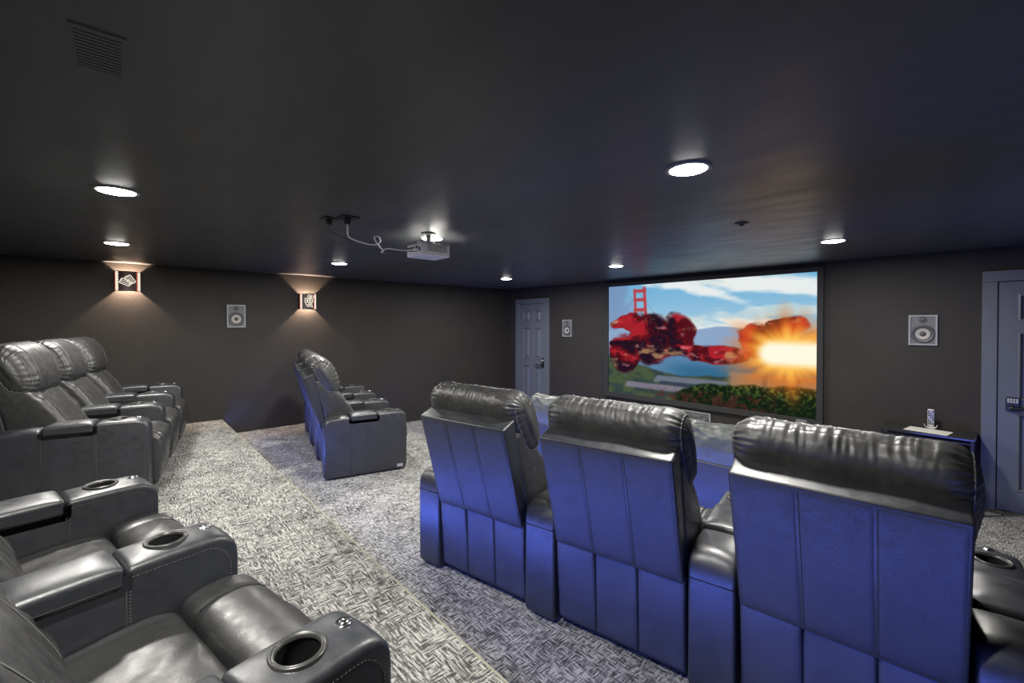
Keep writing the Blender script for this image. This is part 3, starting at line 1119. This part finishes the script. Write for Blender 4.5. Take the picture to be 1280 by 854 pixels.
def build_seat(W):
    """upholstery between two arms, centred on x=0"""
    d = {}
    H2 = W / 2
    # --- headrest: thick pillow with gathers at the end seams and along the top
    prof = [(-0.048, 0.895), (-0.080, 0.965), (-0.086, 1.025), (-0.052, 1.076), (0.012, 1.087), (0.085, 1.050), (0.138, 0.970), (0.168, 0.870), (0.160, 0.785), (0.095, 0.755), (0.020, 0.790)]

    def hd(s, u, q, nn):
        edge = math.exp(-((abs(s) - 0.88) / 0.08) ** 2)
        e2 = math.exp(-((abs(s) - 0.84) / 0.20) ** 2)
        per = u * 2 * PI
        ridge = lambda v_: (1 - abs(v_) * 2)
        g = math.sin(per * 27 + 2.5 * nz(u * 18, s * 2)) * 0.0030 * edge
        g += 0.0055 * ridge(nz(u * 22, s * 2.4, 1.7)) * e2
        topw = math.exp(-((q.y - 1.075) / 0.045) ** 2)
        g += (math.sin(s * 38 + 5 * nz(s * 5, 0.3)) * 0.0010 + 0.0038 * ridge(nz(s * 15, u * 5, 4.0))) * topw
        g += 0.0016 * ridge(nz(s * 7 + u * 4, u * 14, 6.0)) + 0.007 * nz(s * 2.2, u * 5, 9.0)
        # seams of the front centre panel, gathered seam along the top
        if nn.x > 0.2:
            g -= 0.006 * math.exp(-((abs(s) - 0.62) / 0.02) ** 2)
        g -= 0.005 * math.exp(-((q.y - 1.08) / 0.004) ** 2) * (1 if q.x < -0.02 else 0)
        return g
    d['head'] = pillow_mesh(prof, W + 0.035, 0.080, 96, 12, hd, 0.010)
    ring_ = catmull(prof, 12)
    c = Vector((sum(q.x for q in ring_) / len(ring_), sum(q.y for q in ring_) / len(ring_)))
    d['headpipe'] = []
    for s in (-1, 1):
        xe = s * ((W + 0.035) / 2 - 0.010 - 0.080 + 0.080 * math.sin(0.9))
        ins = 0.080 * (1 - math.cos(0.9))
        pth = []
        for j, q in enumerate(ring_):
            e = ring_[(j + 1) % len(ring_)] - ring_[j - 1]
            nn = Vector((e.y, -e.x)).normalized()
            if nn.dot(q - c) < 0:
                nn = -nn
            g = hd(xe / ((W + 0.035) / 2), j / len(ring_), q, nn)
            pth.append((xe, *(q + nn * (g * 0.8 - ins + 0.0018))))
        d['headpipe'].append(tube_mesh(pth, 0.0026, 6, True))
    # --- lumbar/back cushion
    prof = [(0.055, 0.44), (0.005, 0.62), (-0.050, 0.82), (-0.055, 0.885), (0.000, 0.895), (0.060, 0.850), (0.135, 0.790), (0.220, 0.690), (0.300, 0.550), (0.338, 0.445), (0.290, 0.395), (0.160, 0.395)]

    def ld(s, u, q, nn):
        e2 = math.exp(-((abs(s) - 0.78) / 0.20) ** 2)
        fr_ = max(0.0, nn.x)
        g = 0.007 * (1 - 2 * abs(nz(u * 26, s * 3.0, 2.2))) * e2 + 0.006 * nz(s * 3, u * 7, 5)
        g += math.sin(u * 2 * PI * 20 + 2 * nz(u * 12, s)) * 0.003 * math.exp(-((abs(s) - 0.9) / 0.08) ** 2)
        g -= fr_ * 0.007 * math.exp(-((abs(s) - 0.60) / 0.022) ** 2)
        return g
    d['back'] = pillow_mesh(prof, W - 0.014, 0.035, 84, 10, ld, 0.004)
    d['backpipe'] = []
    for s in (-1, 1):
        x = s * 0.60 * (W - 0.004) / 2
        rp = catmull(prof, 7)[7 * 5:7 * 9]
        d['backpipe'].append(tube_mesh([(x, q.x + 0.001, q.y) for q in rp], 0.0016, 6))
    # --- seat cushion and footrest pad
    prof = [(0.20, 0.31), (0.20, 0.37), (0.28, 0.400), (0.42, 0.418), (0.53, 0.420), (0.582, 0.395), (0.585, 0.33), (0.55, 0.300), (0.36, 0.295)]

    def sd(s, u, q, nn):
        return 0.006 * nz(s * 2.4, u * 6, 3.1) + 0.003 * (1 - 2 * abs(nz(s * 3 + u * 9, u * 4 - s * 2, 5.5))) - (0.004 * math.exp(-((abs(s) - 0.86) / 0.03) ** 2) if nn.y > 0.3 else 0)
    d['seat'] = pillow_mesh(prof, W - 0.006, 0.022, 44, 6, sd, 0.002)
    prof = [(0.590, 0.33), (0.591, 0.398), (0.608, 0.428), (0.665, 0.444), (0.735, 0.440), (0.790, 0.400), (0.808, 0.30), (0.796, 0.19), (0.780, 0.09), (0.745, 0.07), (0.725, 0.11), (0.715, 0.21), (0.69, 0.285), (0.64, 0.305)]

    def fd(s, u, q, nn):
        g = 0.006 * nz(s * 2.6, u * 8, 7.7)
        if nn.y > -0.2 or nn.x > 0:
            g -= 0.009 * math.exp(-((abs(s) - 0.66) / 0.030) ** 2)
            g += 0.002 * (1 - 2 * abs(nz(s * 5 + u * 3, u * 5, 4.4))) * math.exp(-((abs(s) - 0.66) / 0.15) ** 2)
        e = math.exp(-((abs(s) - 0.93) / 0.07) ** 2)
        g += math.sin(u * 2 * PI * 26 + 2 * nz(u * 10, s)) * 0.0032 * e * max(0.0, nn.x)
        g -= 0.006 * math.exp(-((q.y - 0.27) / 0.014) ** 2) * max(0.0, nn.x)
        return g
    d['foot'] = pillow_mesh(prof, W - 0.006, 0.018, 60, 6, fd, 0.002)
    d['footpipe'] = []
    for s in (-1, 1):
        x = s * 0.66 * (W - 0.008) / 2
        rp = catmull(prof, 6)[6 * 2:6 * 7]
        d['footpipe'].append(tube_mesh([(x, q.x, q.y - 0.004) for q in rp], 0.0016, 6))
    # --- recliner base under the seat
    d['base'] = box_mesh(-H2 + 0.01, H2 - 0.01, 0.048, 0.70, 0.02, 0.285, 0.01, 1)
    # --- rear slab with three upholstered panels
    out = rounded([(0.050, 0.415), (-0.005, 0.410), (-0.152, 0.925), (-0.058, 0.962)], [0.008, 0.01, 0.008, 0.01], 3)
    HS = H2 - 0.014
    d['slab'] = slab_mesh(out, -HS, HS, 0.010, 3, nx=4)
    uv_ = Vector((0, -0.147, 0.515))
    uy = uv_.normalized()
    L = uv_.length - 0.012
    wid = (2 * HS - 0.012) / 3
    d['panels'] = []
    for k in range(3):
        xo = -HS + 0.006 + k * wid
        d['panels'].append(puff_panel((xo + 0.0005, -0.0065, 0.417), (1, 0, 0), uy, wid - 0.001, L, 0.0028, 14, 18))
    # --- loose skirt below it, three panels
    d['skirts'] = []
    for k in range(3):
        xo = -H2 + 0.012 + k * (W - 0.024) / 3
        d['skirts'].append(puff_panel((xo + 0.001, 0.030, 0.045), (1, 0, 0), Vector((0, -0.018, 0.38)), (W - 0.024) / 3 - 0.002, 0.385, 0.007, 12, 18, 0.012, seed=k * 3.1 + W))
    d['skirt_back'] = box_mesh(-H2 + 0.012, H2 - 0.012, 0.034, 0.044, 0.05, 0.42)
    d['slabstitch'] = []
    for k in (1, 2):
        bm = bmesh.new()
        nn = Vector((1, 0, 0)).cross(uy)
        p0 = Vector((-HS + 0.012 + k * wid, -0.0065, 0.417)) + nn * 0.0026
        add_dashes(bm, [p0 + uy * 0.01, p0 + uy * (L - 0.01)])
        d['slabstitch'].append(bm_mesh(bm, True))
    return d


SEATS = {}


def add_arm(root, x):
    a_ = link('arm', ARM['arm'], 'leather_tight', root)
    a_.location = (x, 0, 0)
    lid = link('storage_lid', ARM['lid'], 'leather_tight', a_)
    for q in ARM['vseam']:
        link('seam', q, 'seam', a_)
    for q in ARM['lidpipe']:
        link('piping', q, 'seam', a_)
    for q in ARM['stitch']:
        link('stitching', q, 'thread', a_)
    link('cup_ring', ARM['ring'], 'cup_ring', a_)
    link('cup_holder', ARM['cup'], 'cup_dark', a_)
    link('recline_button', ARM['btn'], 'chrome', a_)
    link('button_bar', ARM['btn2'], 'dark_plastic', a_)
    return a_


def recliner(label, loc, ang, W, left_arm, right_arm, group):
    key = round(W, 3)
    if key not in SEATS:
        SEATS[key] = build_seat(W)
    S = SEATS[key]
    t = thing('recliner', label, 'recliner', loc, ang, group)
    link('base', S['base'], 'base', t)
    link('seat_cushion', S['seat'], 'leather', t)
    f = link('footrest', S['foot'], 'leather', t)
    for q in S['footpipe']:
        link('seam', q, 'seam', f)
    bk = link('back_cushion', S['back'], 'leather', t)
    for q in S['backpipe']:
        link('seam', q, 'thread', bk)
    hd = link('headrest', S['head'], 'leather_soft', t)
    for q in S['headpipe']:
        link('piping', q, 'thread', hd)
    sl = link('back_shell', S['slab'], 'leather_tight', t)
    for p in S['panels']:
        link('back_panel', p, 'vinyl', sl)
    for q in S['slabstitch']:
        link('stitching', q, 'seam', sl)
    sk = link('skirt', S['skirt_back'], 'base', t)
    for p in S['skirts']:
        link('skirt_panel', p, 'vinyl', sk)
    off = W / 2 + ARM_W / 2
    if left_arm:
        add_arm(t, -off)
    if right_arm:
        add_arm(t, off)
    return t


def row(anchor, ang_deg, z, W, labels, group, anchor_right=False, last_turn=0.0):
    """three joined recliners; anchor is the outer rear floor corner of the end arm"""
    a_ = math.radians(ang_deg)
    u = Vector((math.cos(a_), math.sin(a_), 0))
    pitch = W + ARM_W
    total = 3 * pitch + ARM_W
    o = Vector((anchor[0], anchor[1], z))
    if anchor_right:
        o = o - u * total
    res = []
    for i in range(3):
        p = o + u * (ARM_W + W / 2 + i * pitch)
        ai = a_
        if i == 2 and last_turn:
            # end seat swung open a little about its rear inner corner
            piv = p - u * (W / 2)
            ai = a_ + math.radians(last_turn)
            p = piv + Vector((math.cos(ai), math.sin(ai), 0)) * (W / 2)
        res.append(recliner(labels[i], p, ai, W, i == 0, True, group))
    return res


WR, WL = 0.586, 0.50
# right block, upper tier (camera side)
c12 = math.radians(12)
f12 = Vector((-math.sin(c12), math.cos(c12)))
u12 = Vector((math.cos(c12), math.sin(c12)))
pC = Vector((-0.915, 0.259)) - f12 * 0.585 - u12 * (ARM_W / 2 + 2 * (WR + ARM_W))
row(pC, 12, Z2, WR, ['black leather recliner with two cup holder arms on the upper tier, beside the aisle',
                     'black leather recliner on the upper tier, second from the central aisle',
                     'black leather recliner at the far end from the aisle on the upper tier, mostly unseen'], 'black recliners of the rear right row')
row((-2.297, 1.323), 11.3, Z1, 0.60, ['recliner with blue lit three panel back, next to the aisle',
                                    'recliner with blue lit three panel back, between two others of its row',
                                    'recliner with blue lit three panel back, in front of the console table'], 'blue backed recliners on the middle tier', last_turn=-5.5)
row((-4.028, 1.362), -12.5, Z1, WL, ['black recliner on the middle tier, nearest the wall under the movie camera sconce',
                                     'black recliner on the middle tier, second from the sconce wall, behind another',
                                     'recliner on the middle tier showing its slate side panel and small silver tag'], 'recliners of the middle left row', True)
row((-3.99, -0.585), -10, Z2, WL, ['black recliner on the upper tier, nearest the wall under the ticket sconce',
                                    'black recliner on the upper tier, in the middle of its row beside the sconce wall',
                                    'black recliner on the upper tier showing its dark three part side panel'], 'recliners of the rear left row', True)

# small silver tag on the side of the aisle recliner of the middle left row
tagged = [o for o in COL.objects if o.get('label', '').startswith('recliner on the middle tier showing')][0]
link('badge', box_mesh(WL / 2 + ARM_W - 0.001, WL / 2 + ARM_W + 0.002, 0.655, 0.71, 0.035, 0.062), 'silver', tagged)


# ------------------------------------------------------------------ sofa on the lower floor, seen between the headrests
def sofa():
    cxs, yb = -2.15, 3.36
    t = thing('sofa', 'grey wrinkled leather sofa on the lower floor before the screen', 'sofa', (cxs, yb, 0), 0)
    Ws = 0.86
    prof = [(0.02, 0.42), (-0.035, 0.60), (-0.055, 0.76), (-0.02, 0.862), (0.06, 0.885), (0.15, 0.83), (0.20, 0.68), (0.25, 0.50), (0.24, 0.42), (0.12, 0.40)]

    def bd(s, u, q, nn):
        e = 0.4 + 0.6 * math.exp(-((abs(s) - 0.85) / 0.3) ** 2)
        return (0.030 * nz(s * 3.3, u * 16, 1.1) + 0.016 * nz(s * 8, u * 30, 2.1)) * e * (0.4 + 0.6 * math.exp(-((q.y - 0.85) / 0.12) ** 2))
    bk = pillow_mesh(prof, Ws - 0.004, 0.06, 56, 9, bd)
    prof = [(0.18, 0.30), (0.18, 0.42), (0.30, 0.455), (0.60, 0.46), (0.80, 0.44), (0.84, 0.38), (0.82, 0.30), (0.5, 0.285)]
    st = pillow_mesh(prof, Ws - 0.004, 0.03, 30, 6, lambda s, u, q, nn: 0.006 * nz(s * 3, u * 8, 8))
    for i in range(3):
        x = (i - 1) * Ws
        c1 = link('back_cushion', bk, 'sofa_leather', t)
        c1.location = (x, 0, 0)
        c2 = link('seat_cushion', st, 'sofa_leather', t)
        c2.location = (x, 0, 0)
    link('base', box_mesh(-1.5 * Ws, 1.5 * Ws, 0.0, 0.80, 0.03, 0.285, 0.02), 'leather_tight', t)
    link('rear_panel', box_mesh(-1.5 * Ws, 1.5 * Ws, -0.045, 0.0, 0.03, 0.60, 0.012), 'vinyl', t)
    arm_o = rounded([(-0.04, 0.03), (0.84, 0.03), (0.84, 0.58), (-0.04, 0.62)], [0.01, 0.02, 0.07, 0.07], 6)
    for s in (-1, 1):
        x0 = 1.5 * Ws + 0.003 if s > 0 else -1.5 * Ws - 0.183
        link('arm', slab_mesh(arm_o, x0, x0 + 0.18, 0.03, 4), 'sofa_leather', t)
    return t


sofa()

# ------------------------------------------------------------------ console table by the right door
TZ = 0.665
tb = thing('console_table', 'black console table against the wall between the screen and keypad door', 'table', (-0.44, 5.585, 0))
a, b_ = 0.315, 0.205
link('table_top', box_mesh(-a, a, -b_, b_, TZ - 0.022, TZ, 0.004, 2), 'black_glass', tb)
for sx in (-1, 1):
    for sy in (-1, 1):
        link('leg', box_mesh(sx * (a - 0.02) - 0.012, sx * (a - 0.02) + 0.012, sy * (b_ - 0.02) - 0.012, sy * (b_ - 0.02) + 0.012, 0.0, TZ - 0.022, 0.002, 1), 'black_metal', tb)
link('rail', box_mesh(-a + 0.03, a - 0.03, -b_ + 0.012, -b_ + 0.026, TZ - 0.055, TZ - 0.042), 'black_metal', tb)
link('shelf', box_mesh(-a + 0.01, a - 0.01, -b_ + 0.01, b_ - 0.01, 0.47, 0.485, 0.002, 1), 'black_glass', tb)
link('shelf', box_mesh(-a + 0.01, a - 0.01, -b_ + 0.01, b_ - 0.01, 0.17, 0.185, 0.002, 1), 'black_glass', tb)
p = link('paper_sheet', box_mesh(-0.105, 0.105, -0.148, 0.148, 0.0, 0.0015), 'paper')
p.location = (-0.43, 5.52, TZ + 0.0003)
p.rotation_euler = (0, 0, math.radians(82))
tag(p, 'white paper sheet lying on the black console table', 'paper')
rm = thing('remote_control', 'silver and black remote standing upright in a small cradle on the console table', 'remote', (-0.425, 5.70, TZ))
link('body', box_mesh(-0.024, 0.024, -0.010, 0.010, 0.012, 0.175, 0.005), 'silver', rm)
bm = bmesh.new()
for r in range(7):
    for c in range(3):
        if (r + c) % 4 != 3:
            add_box(bm, -0.018 + c * 0.013, -0.008 + c * 0.013, -0.0125, -0.0095, 0.035 + r * 0.019, 0.047 + r * 0.019)
link('button', bm_mesh(bm), 'dark_plastic', rm)
bm = bmesh.new()
add_tube(bm, catmull([(-0.045, -0.02, 0.035), (-0.038, -0.02, 0.012), (-0.015, -0.018, 0.006), (0.015, -0.018, 0.006), (0.038, -0.02, 0.012), (0.045, -0.02, 0.035)], 4, False), 0.005, 8)
add_box(bm, -0.03, 0.03, -0.022, 0.022, 0.0, 0.012)
link('cradle', bm_mesh(bm), 'silver', rm)
